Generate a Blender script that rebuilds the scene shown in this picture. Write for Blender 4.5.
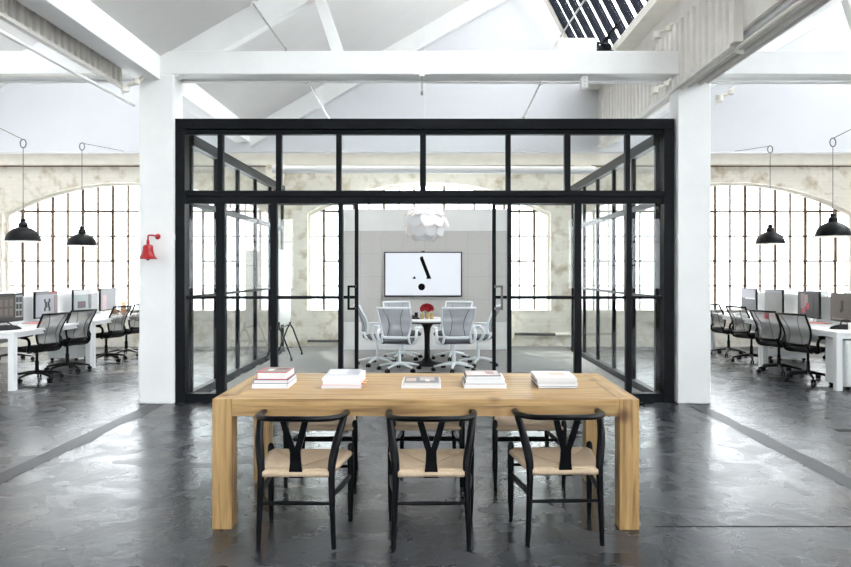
import bpy, bmesh, math, random
from mathutils import Vector, Matrix
random.seed(7)
S = bpy.context.scene
C = S.collection
for o in list(bpy.data.objects): bpy.data.objects.remove(o)

# ------------------------------------------------------------------ camera, sky, sun, exposure
CAMX, EYE, F, VX, VY = 0.10, 1.505, 700.0, 434.0, 271.0     # focal length and vanishing point in photo pixels
cam = bpy.data.cameras.new('camera'); camo = bpy.data.objects.new('camera', cam); C.objects.link(camo)
camo.location = (CAMX, 0, EYE); camo.rotation_euler = (math.pi/2, 0, 0)
cam.sensor_width = 36; cam.lens = F/851*36; cam.clip_start = .05; cam.clip_end = 200
cam.shift_x = (425.5-VX)/851; cam.shift_y = (VY-283.5)/851
S.camera = camo
w = bpy.data.worlds.new('overcast_sky'); S.world = w; w.use_nodes = True
bg = w.node_tree.nodes['Background']; bg.inputs[0].default_value = (.93, .965, 1, 1); bg.inputs[1].default_value = 9.0
sl = bpy.data.lights.new('sun', 'SUN'); sl.energy = 5; sl.angle = math.radians(3); sl.color = (1, .95, .86)
so = bpy.data.objects.new('sun', sl); C.objects.link(so); so.rotation_euler = Vector((.22, -.75, -.62)).to_track_quat('-Z', 'Y').to_euler()
V = S.view_settings; V.view_transform = 'Standard'; V.look = 'None'; V.gamma = 1; V.exposure = 0.48; V.use_curve_mapping = False

# ------------------------------------------------------------------ helpers
def fx(x, d): return CAMX + (x-VX)*d/F           # pixel column -> X at distance d
def fz(y, d): return EYE + (VY-y)*d/F            # pixel row -> Z at distance d

class G:
    def __init__(s): s.v = []; s.f = []
    def add(s, vs, fs):
        b = len(s.v); s.v += [tuple(p) for p in vs]; s.f += [tuple(i+b for i in q) for q in fs]; return s
    def box(s, x0, x1, y0, y1, z0, z1, M=None):
        vs = [Vector(p) for p in ((x0,y0,z0),(x1,y0,z0),(x1,y1,z0),(x0,y1,z0),(x0,y0,z1),(x1,y0,z1),(x1,y1,z1),(x0,y1,z1))]
        if M: vs = [M @ p for p in vs]
        return s.add(vs, [(0,3,2,1),(4,5,6,7),(0,1,5,4),(1,2,6,5),(2,3,7,6),(3,0,4,7)])
    def tube(s, pts, r, n=8, cap=True, flat=None):
        pts = [Vector(p) for p in pts]; k = len(pts)
        rs = r if isinstance(r, (list, tuple)) else [r]*k
        vs = []; up = None
        for i, p in enumerate(pts):
            t = (pts[min(i+1,k-1)]-pts[max(i-1,0)]).normalized()
            if up is None: up = Vector((0,0,1)) if abs(t.z) < .9 else Vector((0,1,0))
            a = t.cross(up)
            a = a.normalized() if a.length > 1e-6 else t.orthogonal().normalized()
            b = a.cross(t).normalized(); up = b
            for j in range(n):
                q = 2*math.pi*j/n
                vs.append(p + a*math.cos(q)*rs[i] + b*math.sin(q)*rs[i]*(flat or 1))
        fs = [(i*n+j, i*n+(j+1)%n, (i+1)*n+(j+1)%n, (i+1)*n+j) for i in range(k-1) for j in range(n)]
        if cap: fs += [tuple(range(n-1,-1,-1)), tuple((k-1)*n+j for j in range(n))]
        return s.add(vs, fs)
    def lathe(s, prof, n=20, c=(0,0,0), cap=True):
        k = len(prof)
        vs = [(c[0]+r*math.cos(2*math.pi*j/n), c[1]+r*math.sin(2*math.pi*j/n), c[2]+z) for r, z in prof for j in range(n)]
        fs = [(i*n+j, i*n+(j+1)%n, (i+1)*n+(j+1)%n, (i+1)*n+j) for i in range(k-1) for j in range(n)]
        if cap: fs += [tuple(range(n-1,-1,-1)), tuple((k-1)*n+j for j in range(n))]
        return s.add(vs, fs)
    def prism(s, poly, y0, y1):                   # polygon in XZ pushed along Y
        n = len(poly)
        vs = [(x,y0,z) for x,z in poly]+[(x,y1,z) for x,z in poly]
        return s.add(vs, [tuple(range(n)), tuple(range(2*n-1,n-1,-1))]+[(i,i+n,(i+1)%n+n,(i+1)%n) for i in range(n)])
    def grid(s, fn, nu, nv, th=None):             # surface fn(u,v), u,v in 0..1; th = thickness vector function
        vs = [fn(i/nu, j/nv) for j in range(nv+1) for i in range(nu+1)]
        m = nu+1
        fs = [(j*m+i, j*m+i+1, (j+1)*m+i+1, (j+1)*m+i) for j in range(nv) for i in range(nu)]
        return s.add(vs, fs)
    def mesh(s, name, mat, smooth=False, bev=0, solid=0, seg=2):
        me = bpy.data.meshes.new(name); bm = bmesh.new()
        vv = [bm.verts.new(p) for p in s.v]
        for q in s.f:
            try: bm.faces.new([vv[i] for i in q])
            except ValueError: pass
        if solid:
            bmesh.ops.recalc_face_normals(bm, faces=bm.faces[:])
            bmesh.ops.solidify(bm, geom=bm.faces[:]+bm.edges[:]+bm.verts[:], thickness=solid)
        bmesh.ops.recalc_face_normals(bm, faces=bm.faces[:])
        if bev:
            bmesh.ops.bevel(bm, geom=[e for e in bm.edges if len(e.link_faces) == 2 and e.calc_face_angle(0) > .5], offset=bev, segments=seg, profile=.5, affect='EDGES')
        bm.to_mesh(me); bm.free()
        if smooth:
            for p in me.polygons: p.use_smooth = True
            try: me.set_sharp_from_angle(angle=math.radians(40))
            except Exception: pass
        if mat: me.materials.append(mat)
        return me
    def build(s, name, mat, parent=None, smooth=False, bev=0, solid=0, seg=2, loc=None):
        return inst(name, s.mesh(name, mat, smooth, bev, solid, seg), parent, loc)

def inst(name, me, parent=None, loc=None, rot=None, label=None):
    o = bpy.data.objects.new(name, me); C.objects.link(o)
    if parent: o.parent = parent
    if loc: o.location = loc
    if rot: o.rotation_euler = rot
    if label: o['label'] = label
    return o
def tag(o, label, cat, group=None, kind=None):
    o['label'] = label; o['category'] = cat
    if group: o['group'] = group
    if kind: o['kind'] = kind
    return o
def thing(name, label, cat, loc=(0,0,0), rz=0, group=None, kind=None):
    o = bpy.data.objects.new(name, None); C.objects.link(o); o.empty_display_size = .1
    o.location = loc; o.rotation_euler = (0,0,rz)
    return tag(o, label, cat, group, kind)
def copy_tree(o, parent=None):
    c = o.copy(); C.objects.link(c); c.parent = parent
    for ch in [k for k in bpy.data.objects if k.parent == o]: copy_tree(ch, c)
    return c
def dup(o, loc, rz, label=None, group=None):
    c = copy_tree(o); c.location = loc; c.rotation_euler = (0,0,rz)
    if label: c['label'] = label
    if group: c['group'] = group
    return c
def bez(p, n=8):                                  # Catmull-Rom through points
    p = [Vector(q) for q in p]; out = []
    for i in range(len(p)-1):
        a, b, c_, d = p[max(i-1,0)], p[i], p[i+1], p[min(i+2,len(p)-1)]
        for k in range(n):
            t = k/n
            out.append(.5*((2*b)+(-a+c_)*t+(2*a-5*b+4*c_-d)*t*t+(-a+3*b-3*c_+d)*t**3))
    return out+[p[-1]]

# ------------------------------------------------------------------ materials
def mat(name, col, rough=.5, metal=0, emit=None, estr=1, noise=0, nscale=8, bump=0, bscale=30, col2=None, coat=0, stretch=None, spec=.5):
    m = bpy.data.materials.new(name); m.use_nodes = True; nt = m.node_tree; N = nt.nodes; L = nt.links
    b = N['Principled BSDF']; b.inputs['Base Color'].default_value = (*col, 1); b.inputs['Roughness'].default_value = rough
    b.inputs['Metallic'].default_value = metal; b.inputs['Coat Weight'].default_value = coat; b.inputs['Specular IOR Level'].default_value = spec
    if emit: b.inputs['Emission Color'].default_value = (*emit, 1); b.inputs['Emission Strength'].default_value = estr
    tc = N.new('ShaderNodeTexCoord'); src = tc.outputs['Object']
    if stretch:
        mp = N.new('ShaderNodeMapping'); mp.inputs['Scale'].default_value = stretch; L.new(src, mp.inputs[0]); src = mp.outputs[0]
    if noise or col2:
        t = N.new('ShaderNodeTexNoise'); t.inputs['Scale'].default_value = nscale; t.inputs['Detail'].default_value = 6; L.new(src, t.inputs['Vector'])
        r = N.new('ShaderNodeValToRGB'); r.color_ramp.elements[0].position = .35; r.color_ramp.elements[1].position = .68
        c2 = col2 or tuple(max(0, k*(1-noise)) for k in col)
        r.color_ramp.elements[0].color = (*c2, 1); r.color_ramp.elements[1].color = (*col, 1)
        L.new(t.outputs['Fac'], r.inputs[0]); L.new(r.outputs[0], b.inputs['Base Color'])
    if bump:
        t2 = N.new('ShaderNodeTexNoise'); t2.inputs['Scale'].default_value = bscale; t2.inputs['Detail'].default_value = 4; L.new(src, t2.inputs['Vector'])
        bp = N.new('ShaderNodeBump'); bp.inputs['Strength'].default_value = bump; bp.inputs['Distance'].default_value = .02
        L.new(t2.outputs['Fac'], bp.inputs['Height']); L.new(bp.outputs[0], b.inputs['Normal'])
    return m
def glass_mat(name, tint=(.98,.99,.985), refl=.45):
    m = bpy.data.materials.new(name); m.use_nodes = True; nt = m.node_tree; N = nt.nodes; L = nt.links
    N.remove(N['Principled BSDF']); out = N['Material Output']
    t = N.new('ShaderNodeBsdfTransparent'); t.inputs[0].default_value = (*tint, 1)
    g = N.new('ShaderNodeBsdfGlossy'); g.inputs['Roughness'].default_value = .01
    fr = N.new('ShaderNodeFresnel'); fr.inputs[0].default_value = 1.45
    mu = N.new('ShaderNodeMath'); mu.operation = 'MULTIPLY'; mu.inputs[1].default_value = refl; L.new(fr.outputs[0], mu.inputs[0])
    mx = N.new('ShaderNodeMixShader'); L.new(mu.outputs[0], mx.inputs[0]); L.new(t.outputs[0], mx.inputs[1]); L.new(g.outputs[0], mx.inputs[2])
    L.new(mx.outputs[0], out.inputs[0]); return m
def sheer_mat(name, col, alpha):
    m = mat(name, col, .6); m.node_tree.nodes['Principled BSDF'].inputs['Alpha'].default_value = alpha; return m

M = {}
M['white'] = mat('white_paint', (.87,.87,.86), .5, noise=.05, nscale=3, bump=.08, bscale=12)
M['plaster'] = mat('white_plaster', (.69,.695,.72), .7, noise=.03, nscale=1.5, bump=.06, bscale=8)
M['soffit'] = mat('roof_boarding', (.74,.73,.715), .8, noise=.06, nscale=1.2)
M['cream'] = mat('cream_paint', (.90,.86,.78), .6, noise=.08, nscale=5, bump=.15, bscale=18)
M['beige'] = mat('beige_sheet_metal', (.74,.71,.66), .55, noise=.12, nscale=4)
M['black'] = mat('black_steel', (.005,.006,.008), .4, noise=.2, nscale=10, spec=.10)
M['dark_bar'] = mat('dark_glazing_bar', (.004,.005,.010), .6, spec=.1)
M['rust'] = mat('rusty_window_bar', (.17,.105,.055), .7, noise=.5, nscale=14)
M['glass'] = glass_mat('clear_glass')
M['wglass'] = glass_mat('dimmed_window_glass', (.80,.81,.81), .4)  # grey tint holds down the sky brightness in the arched windows
M['fglass'] = glass_mat('dimmed_roof_glass', (.55,.54,.51), .4)  # darker tint limits the sky light let in over the back wall
M['sglass'] = glass_mat('clear_roof_glass', (.97,.98,.98), .4)
M['carpet'] = mat('grey_carpet', (.30,.295,.295), .95, noise=.12, nscale=60, bump=.3, bscale=200)
M['chair_black'] = mat('black_lacquer', (.003,.0033,.0045), .34, spec=.14)
M['plastic_black'] = mat('black_plastic', (.0045,.0045,.005), .45, spec=.2)
M['fabric_black'] = mat('black_fabric', (.009,.009,.010), .9, bump=.2, bscale=200)
M['white_metal'] = mat('white_powder_coat', (.82,.83,.84), .35)
M['chair_white'] = mat('pale_grey_plastic', (.84,.88,.91), .35)
M['mesh_grey'] = sheer_mat('grey_mesh', (.30,.29,.29), .72)
M['mesh_white'] = sheer_mat('pale_mesh', (.44,.46,.51), .66)
M['seat_grey'] = mat('dark_grey_seat', (.10,.105,.12), .9)
M['chrome'] = mat('brushed_steel', (.6,.6,.6), .25, 1)
M['paper'] = mat('paper_white', (.72,.72,.735), .7)
M['grey_tile'] = mat('grey_fabric_panel', (.64,.62,.60), .9, noise=.04, nscale=30, bump=.1, bscale=150)
M['red'] = mat('red_enamel', (.46,.005,.012), .3, noise=.25, nscale=20)
M['petal_white'] = mat('white_lamp_petal', (.80,.80,.83), .45)
M['bulb'] = mat('lit_bulb', (1,1,1), .5, emit=(1,.78,.55), estr=10)
M['rose'] = mat('red_rose', (.55,.01,.02), .6, noise=.4, nscale=40)
M['gold'] = mat('brass_vase', (.62,.47,.22), .3, 1)
M['rope'] = mat('grey_cable', (.12,.12,.12), .6)
M['lamp_in'] = mat('white_lamp_lining', (.85,.85,.82), .5)

def wood():
    m = bpy.data.materials.new('oiled_oak'); m.use_nodes = True; nt = m.node_tree; N = nt.nodes; L = nt.links; b = N['Principled BSDF']
    tc = N.new('ShaderNodeTexCoord'); mp = N.new('ShaderNodeMapping'); mp.inputs['Scale'].default_value = (1,14,14); L.new(tc.outputs['Object'], mp.inputs[0])
    n1 = N.new('ShaderNodeTexNoise'); n1.inputs['Scale'].default_value = 2.2; n1.inputs['Detail'].default_value = 8; n1.inputs['Distortion'].default_value = .6; L.new(mp.outputs[0], n1.inputs['Vector'])
    r = N.new('ShaderNodeValToRGB'); e = r.color_ramp.elements; e[0].position = .3; e[0].color = (.20,.11,.038,1); e[1].position = .7; e[1].color = (.51,.335,.145,1)
    k = r.color_ramp.elements.new(.5); k.color = (.40,.243,.095,1)
    L.new(n1.outputs['Fac'], r.inputs[0])
    v = N.new('ShaderNodeTexVoronoi'); v.inputs['Scale'].default_value = 2.6; L.new(tc.outputs['Object'], v.inputs['Vector'])   # knots
    r2 = N.new('ShaderNodeValToRGB'); r2.color_ramp.elements[0].position = .05; r2.color_ramp.elements[0].color = (.35,.25,.18,1); r2.color_ramp.elements[1].position = .15; r2.color_ramp.elements[1].color = (1,1,1,1)
    L.new(v.outputs['Distance'], r2.inputs[0])
    mx = N.new('ShaderNodeMix'); mx.data_type = 'RGBA'; mx.blend_type = 'MULTIPLY'; mx.inputs[0].default_value = 1
    L.new(r.outputs[0], mx.inputs[6]); L.new(r2.outputs[0], mx.inputs[7]); L.new(mx.outputs[2], b.inputs['Base Color'])
    b.inputs['Roughness'].default_value = .42
    bp = N.new('ShaderNodeBump'); bp.inputs['Strength'].default_value = .12; bp.inputs['Distance'].default_value = .01; L.new(n1.outputs['Fac'], bp.inputs['Height']); L.new(bp.outputs[0], b.inputs['Normal'])
    return m, mp
M['wood'], _ = wood()
M['wood_v'], mpv = wood(); mpv.inputs['Scale'].default_value = (14,14,1)
M['wood_y'], mpy = wood(); mpy.inputs['Scale'].default_value = (14,1,14)

def concrete():
    m = bpy.data.materials.new('polished_concrete'); m.use_nodes = True; nt = m.node_tree; N = nt.nodes; L = nt.links; b = N['Principled BSDF']
    tc = N.new('ShaderNodeTexCoord'); src = tc.outputs['Object']
    def nz(sc, det=6, dist=0):
        t = N.new('ShaderNodeTexNoise'); t.inputs['Scale'].default_value = sc; t.inputs['Detail'].default_value = det; t.inputs['Distortion'].default_value = dist; L.new(src, t.inputs['Vector']); return t.outputs['Fac']
    big, mid, fine, pit = nz(.55, 5, .4), nz(3.2, 9, .8), nz(26, 5), nz(7, 10, 1.5)
    r = N.new('ShaderNodeValToRGB'); e = r.color_ramp.elements; e[0].position = .33; e[0].color = (.015,.017,.022,1); e[1].position = .7; e[1].color = (.050,.052,.058,1)
    ad = N.new('ShaderNodeMath'); ad.operation = 'ADD'; hf = N.new('ShaderNodeMath'); hf.operation = 'MULTIPLY'; hf.inputs[1].default_value = .5
    L.new(big, ad.inputs[0]); L.new(mid, ad.inputs[1]); L.new(ad.outputs[0], hf.inputs[0]); L.new(hf.outputs[0], r.inputs[0]); L.new(r.outputs[0], b.inputs['Base Color'])
    rr = N.new('ShaderNodeMapRange'); rr.inputs[1].default_value = .3; rr.inputs[2].default_value = .7; rr.inputs[3].default_value = .20; rr.inputs[4].default_value = .34
    L.new(mid, rr.inputs[0]); L.new(rr.outputs[0], b.inputs['Roughness'])
    b.inputs['Specular IOR Level'].default_value = .62
    a2 = N.new('ShaderNodeMath'); a2.operation = 'MULTIPLY_ADD'; a2.inputs[1].default_value = .25; L.new(fine, a2.inputs[0]); L.new(pit, a2.inputs[2])
    bp = N.new('ShaderNodeBump'); bp.inputs['Strength'].default_value = .10; bp.inputs['Distance'].default_value = .03; L.new(a2.outputs[0], bp.inputs['Height']); L.new(bp.outputs[0], b.inputs['Normal'])
    return m
M['concrete'] = concrete()
M['strip'] = mat('smooth_cement_patch', (.036,.038,.045), .45, noise=.3, nscale=5)

def old_wall():
    m = bpy.data.materials.new('whitewashed_brick'); m.use_nodes = True; nt = m.node_tree; N = nt.nodes; L = nt.links; b = N['Principled BSDF']
    tc = N.new('ShaderNodeTexCoord'); mp = N.new('ShaderNodeMapping'); mp.inputs['Rotation'].default_value = (math.pi/2,0,0); L.new(tc.outputs['Object'], mp.inputs[0])
    br = N.new('ShaderNodeTexBrick'); br.inputs['Scale'].default_value = 1; br.inputs['Brick Width'].default_value = .23; br.inputs['Row Height'].default_value = .08; br.inputs['Mortar Size'].default_value = .006
    br.inputs['Color1'].default_value = (.86,.82,.74,1); br.inputs['Color2'].default_value = (.80,.765,.69,1); br.inputs['Mortar'].default_value = (.79,.755,.68,1); L.new(mp.outputs[0], br.inputs['Vector'])
    n = N.new('ShaderNodeTexNoise'); n.inputs['Scale'].default_value = 5; n.inputs['Detail'].default_value = 9; L.new(tc.outputs['Object'], n.inputs['Vector'])
    r = N.new('ShaderNodeValToRGB'); r.color_ramp.elements[0].position = .27; r.color_ramp.elements[0].color = (.62,.55,.44,1); r.color_ramp.elements[1].position = .5; r.color_ramp.elements[1].color = (1,1,1,1)
    L.new(n.outputs['Fac'], r.inputs[0])
    mx = N.new('ShaderNodeMix'); mx.data_type = 'RGBA'; mx.blend_type = 'MULTIPLY'; mx.inputs[0].default_value = 1
    L.new(br.outputs['Color'], mx.inputs[6]); L.new(r.outputs[0], mx.inputs[7]); L.new(mx.outputs[2], b.inputs['Base Color']); b.inputs['Roughness'].default_value = .8
    bp = N.new('ShaderNodeBump'); bp.inputs['Strength'].default_value = .3; bp.inputs['Distance'].default_value = .01; L.new(br.outputs['Fac'], bp.inputs['Height']); bp.invert = True; L.new(bp.outputs[0], b.inputs['Normal'])
    return m
M['brick'] = old_wall()

def cord_mat(name, axis):
    m = mat(name, (.50,.38,.26), .75); nt = m.node_tree; N = nt.nodes; L = nt.links; b = N['Principled BSDF']
    tc = N.new('ShaderNodeTexCoord'); n = N.new('ShaderNodeTexNoise'); n.inputs['Scale'].default_value = 60; L.new(tc.outputs['Object'], n.inputs['Vector'])
    r = N.new('ShaderNodeValToRGB'); r.color_ramp.elements[0].color = (.43,.32,.215,1); r.color_ramp.elements[1].color = (.57,.44,.31,1); L.new(n.outputs['Fac'], r.inputs[0]); L.new(r.outputs[0], b.inputs['Base Color'])
    wv = N.new('ShaderNodeTexWave'); wv.bands_direction = axis; wv.inputs['Scale'].default_value = 42; L.new(tc.outputs['Object'], wv.inputs['Vector'])
    bp = N.new('ShaderNodeBump'); bp.inputs['Strength'].default_value = .5; bp.inputs['Distance'].default_value = .003; L.new(wv.outputs['Fac'], bp.inputs['Height']); L.new(bp.outputs[0], b.inputs['Normal'])
    return m
M['cord'] = cord_mat('woven_paper_cord', 'X'); M['cord_y'] = cord_mat('woven_paper_cord_crosswise', 'Y')
def flat(name, col, rough=.6): 
    if name not in M: M[name] = mat(name, col, rough, spec=.2)
    return M[name]

# ------------------------------------------------------------------ the setting
P = 6.06                        # width of a roof bay
COLD = 7.93                     # distance of the column line
GAB = 11.95                     # far truss / gable
BW = 13.9                       # back wall face
YN = -6.0                       # where the hall goes on behind the photographer
XL, XR = -9.3, 9.3

fl = tag(G().box(XL, XR, YN, 14.3, -.15, 0).build('floor', M['concrete']), 'dark polished concrete floor of the hall', 'floor', kind='structure')
def strip(x0, x1, y0, y1, jag):
    g = G(); n = 40; L_ = []; R_ = []
    for i in range(n+1):
        y = y0+(y1-y0)*i/n
        L_.append((x0+random.uniform(-jag, jag)*(.3 if jag else 0), y)); R_.append((x1+random.uniform(-jag, jag), y))
    vs = []; 
    for (a, y), (b, _) in zip(L_, R_): vs += [(a,y,.002),(b,y,.002)]
    g.add(vs, [(2*i,2*i+1,2*i+3,2*i+2) for i in range(n)])
    return g.build('cement_patch', M['strip'], fl)
strip(2.96, 3.12, YN, 7.9, .03); strip(-3.12, -2.94, YN, 7.9, .03)
G().box(1.4, 9, 4.115, 4.128, 0, .0015).build('floor_joint', flat('dark_joint_sealant', (.02,.02,.022), .9), fl)
G().box(fx(836,6.6), fx(851,6.6)+.3, 6.55, 6.65, 0, .003).build('floor_plate', M['black'], fl)
tag(G().box(-2.66, 2.66, 8.16, BW-.005, .001, .012).build('floor_carpet', M['carpet']), 'grey carpet inside the glass meeting room', 'carpet', kind='structure')

# back wall with three arched openings
HW, SILL, SPR, PK = 2.42, .705, 2.66, 3.27
RAD = (HW**2+(PK-SPR)**2)/(2*(PK-SPR))
def arch(x): return PK-RAD+math.sqrt(max(0, RAD**2-x**2))
WC = (-P, 0, P)
g = G(); TOPW = 3.95
edges = [XL]
for c in WC: edges += [c-HW, c+HW]
edges.append(XR)
for i in range(0, len(edges), 2): g.box(edges[i], edges[i+1], BW, BW+.4, 0, TOPW)
for c in WC:
    g.box(c-HW, c+HW, BW, BW+.4, 0, SILL)
    n = 24
    for i in range(n):
        a, b = -HW+2*HW*i/n, -HW+2*HW*(i+1)/n
        g.prism([(c+a, arch(a)), (c+b, arch(b)), (c+b, TOPW), (c+a, TOPW)], BW, BW+.4)
wb = tag(g.build('wall_back', M['brick']), 'whitewashed brick back wall with three arched openings', 'wall', kind='structure')
G().box(XL, XR, BW-.10, BW-.001, 3.60, 3.86).build('wall_beam', M['cream'], wb)
G().tube([(XL,BW-.09,3.57),(XR,BW-.09,3.57)], .012, 6).build('rusty_conduit', M['rust'], wb)
for s_ in (-1, 1):
    G().box(s_*3.03-.17, s_*3.03+.17, BW-.12, BW-.001, .0, 3.6).build('pilaster', M['brick'], wb)
G().tube([(1.7,BW-.05,.26),(2.5,BW-.05,.25)], .028, 8).build('wall_pipe', M['rope'], wb)
G().tube([(2.5,BW-.05,.25),(2.84,BW-.05,.25)], .035, 8).build('wall_pipe', M['cream'], wb)
G().tube([(-2.4,BW-.05,.12),(-1.6,BW-.05,.12)], .025, 8).build('wall_pipe', M['rope'], wb)
for s_ in (-1, 1):
    G().box(min(s_*9.3,s_*9.5), max(s_*9.3,s_*9.5), YN, 14.3, 0, 4.2).build('wall_'+('left' if s_ < 0 else 'right'), M['white'])
g = G(); fe = [XL]
for c in WC: fe += [c-1.7, c+1.7]
fe.append(XR)
for i in range(0, len(fe), 2): g.box(fe[i], fe[i+1], YN-.3, YN, 0, 7)
for c in WC: g.box(c-1.7, c+1.7, YN-.3, YN, 0, .9).box(c-1.7, c+1.7, YN-.3, YN, 3.2, 7)
tag(g.build('wall_front', M['white']), 'white end wall behind the open floor with three added fill-light windows', 'wall', kind='structure')
for k, c in enumerate(WC):  # unseen windows added behind the camera to fill camera-facing surfaces with light
    W = thing('window_%d' % (k+7), 'added unseen fill-light window in the end wall behind the open floor, ' + ['bell side', 'middle', 'drawer pedestal side'][k], 'window', (c, YN-.15, .9), kind='structure')
    for x in (-1.68, -.56, .56, 1.68): G().box(x-.02, x+.02, -.03, .03, 0, 2.3).build('muntin', M['rust'], W)
    for z in (.02, .78, 1.54, 2.28): G().box(-1.7, 1.7, -.025, .025, z-.02, z+.02).build('muntin', M['rust'], W)
    for i in range(3):
        for r in range(3): G().box(-1.66+1.12*i, -.58+1.12*i, -.003, .003, .04+.76*r, .76+.76*r).build('pane', M['sglass'], W)
tag(bpy.data.objects['wall_left'], 'white side wall beyond the pedestal desks on the bell side', 'wall', kind='structure')
tag(bpy.data.objects['wall_right'], 'white side wall beyond the desks with the drawer pedestal', 'wall', kind='structure')

# arched windows
ROWS = [SILL, 1.205, 1.705, 2.205, 2.705]; CW = 2*HW/16
cellmesh = G().box(0, CW-.016, -.003, .003, 0, .484).mesh('pane', M['wglass'])
wlab = ['arched steel factory window beside the red bell', 'arched steel factory window behind the wall-mounted screen', 'arched steel factory window on the drawer pedestal side']
for wi, c in enumerate(WC):
    W = thing('window_%d' % (wi+1), wlab[wi], 'window', (c, BW+.2, SILL), kind='structure')
    g = G(); n = 32; outer = []; inner = []                    # arched frame
    pts = [(-HW, 0)] + [(-HW+2*HW*i/n, arch(-HW+2*HW*i/n)-SILL) for i in range(n+1)] + [(HW, 0)]
    cx, cz = 0, 1.0
    ins = [(x*(1-.05/HW), z-(.05 if z > .1 else 0)) for x, z in pts]
    k = len(pts); vs = []
    for (a, b), (e, f) in zip(pts, ins): vs += [(a,-.05,b),(e,-.05,f),(e,.05,f),(a,.05,b)]
    fs = []
    for i in range(k-1):
        for j in range(4): fs.append((4*i+j, 4*i+(j+1)%4, 4*i+4+(j+1)%4, 4*i+4+j))
    g.add(vs, fs).build('frame', M['cream'], W)
    G().box(-HW, HW, -.2, .05, -.03, .02).build('sill', M['cream'], W)
    for i in range(1, 16):
        x = -HW+CW*i; thick = .025 if i % 4 == 1 else (.021 if i % 2 else .016)
        G().box(x-thick, x+thick, -.02, .02, .02, arch(x)-SILL-.03).build('muntin', M['rust'], W)
    for r, z in enumerate(ROWS[1:]):
        th = .015
        xe = HW-.05 if z < SPR else math.sqrt(RAD**2-(z-PK+RAD)**2)-.05
        G().box(-xe, xe, -.018, .018, z-SILL-th, z-SILL+th).build('muntin', M['rust'], W)
    for (c0, c1, r0, r1) in ((1,3,2,4),(5,7,2,4),(9,11,2,4),(13,15,2,4)):   # opening casements
        x0, x1, z0, z1 = -HW+CW*c0, -HW+CW*c1, ROWS[r0]-SILL, ROWS[r1]-SILL
        g = G()
        for q in ((x0-.02,x1+.02,z1-.022,z1+.022),(x0-.02,x1+.02,z0-.02,z0+.02)): g.box(q[0],q[1],-.035,.03,q[2],q[3])
        for q in (x0, x1): g.box(q-.024,q+.024,-.035,.03,z0+.02,z1-.022)
        g.build('casement', M['rust'], W)
    for i in range(16):
        for r in range(5):
            x0 = -HW+CW*i+.008
            if r < 4 and (SPR > ROWS[r+1] or True):
                ztop = ROWS[r+1] if r < 4 else 9
                if min(arch(x0), arch(x0+CW-.016)) > ztop:
                    inst('pane', cellmesh, W, (x0, 0, ROWS[r]-SILL+.008)); continue
                zb = ROWS[r]-SILL+.008
                G().prism([(x0,zb),(x0+CW-.016,zb),(x0+CW-.016,min(ztop,arch(x0+CW-.016))-SILL-.01),(x0,min(ztop,arch(x0))-SILL-.01)], -.003, .003).build('pane', M['wglass'], W)
            else:
                zb = ROWS[4]-SILL+.008; a, b = arch(x0)-SILL-.01, arch(x0+CW-.016)-SILL-.01
                if max(a, b) < zb+.03: continue
                G().prism([(x0,zb),(x0+CW-.016,zb),(x0+CW-.016,max(b,zb+.001)),(x0,max(a,zb+.001))], -.003, .003).build('pane', M['wglass'], W)

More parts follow.
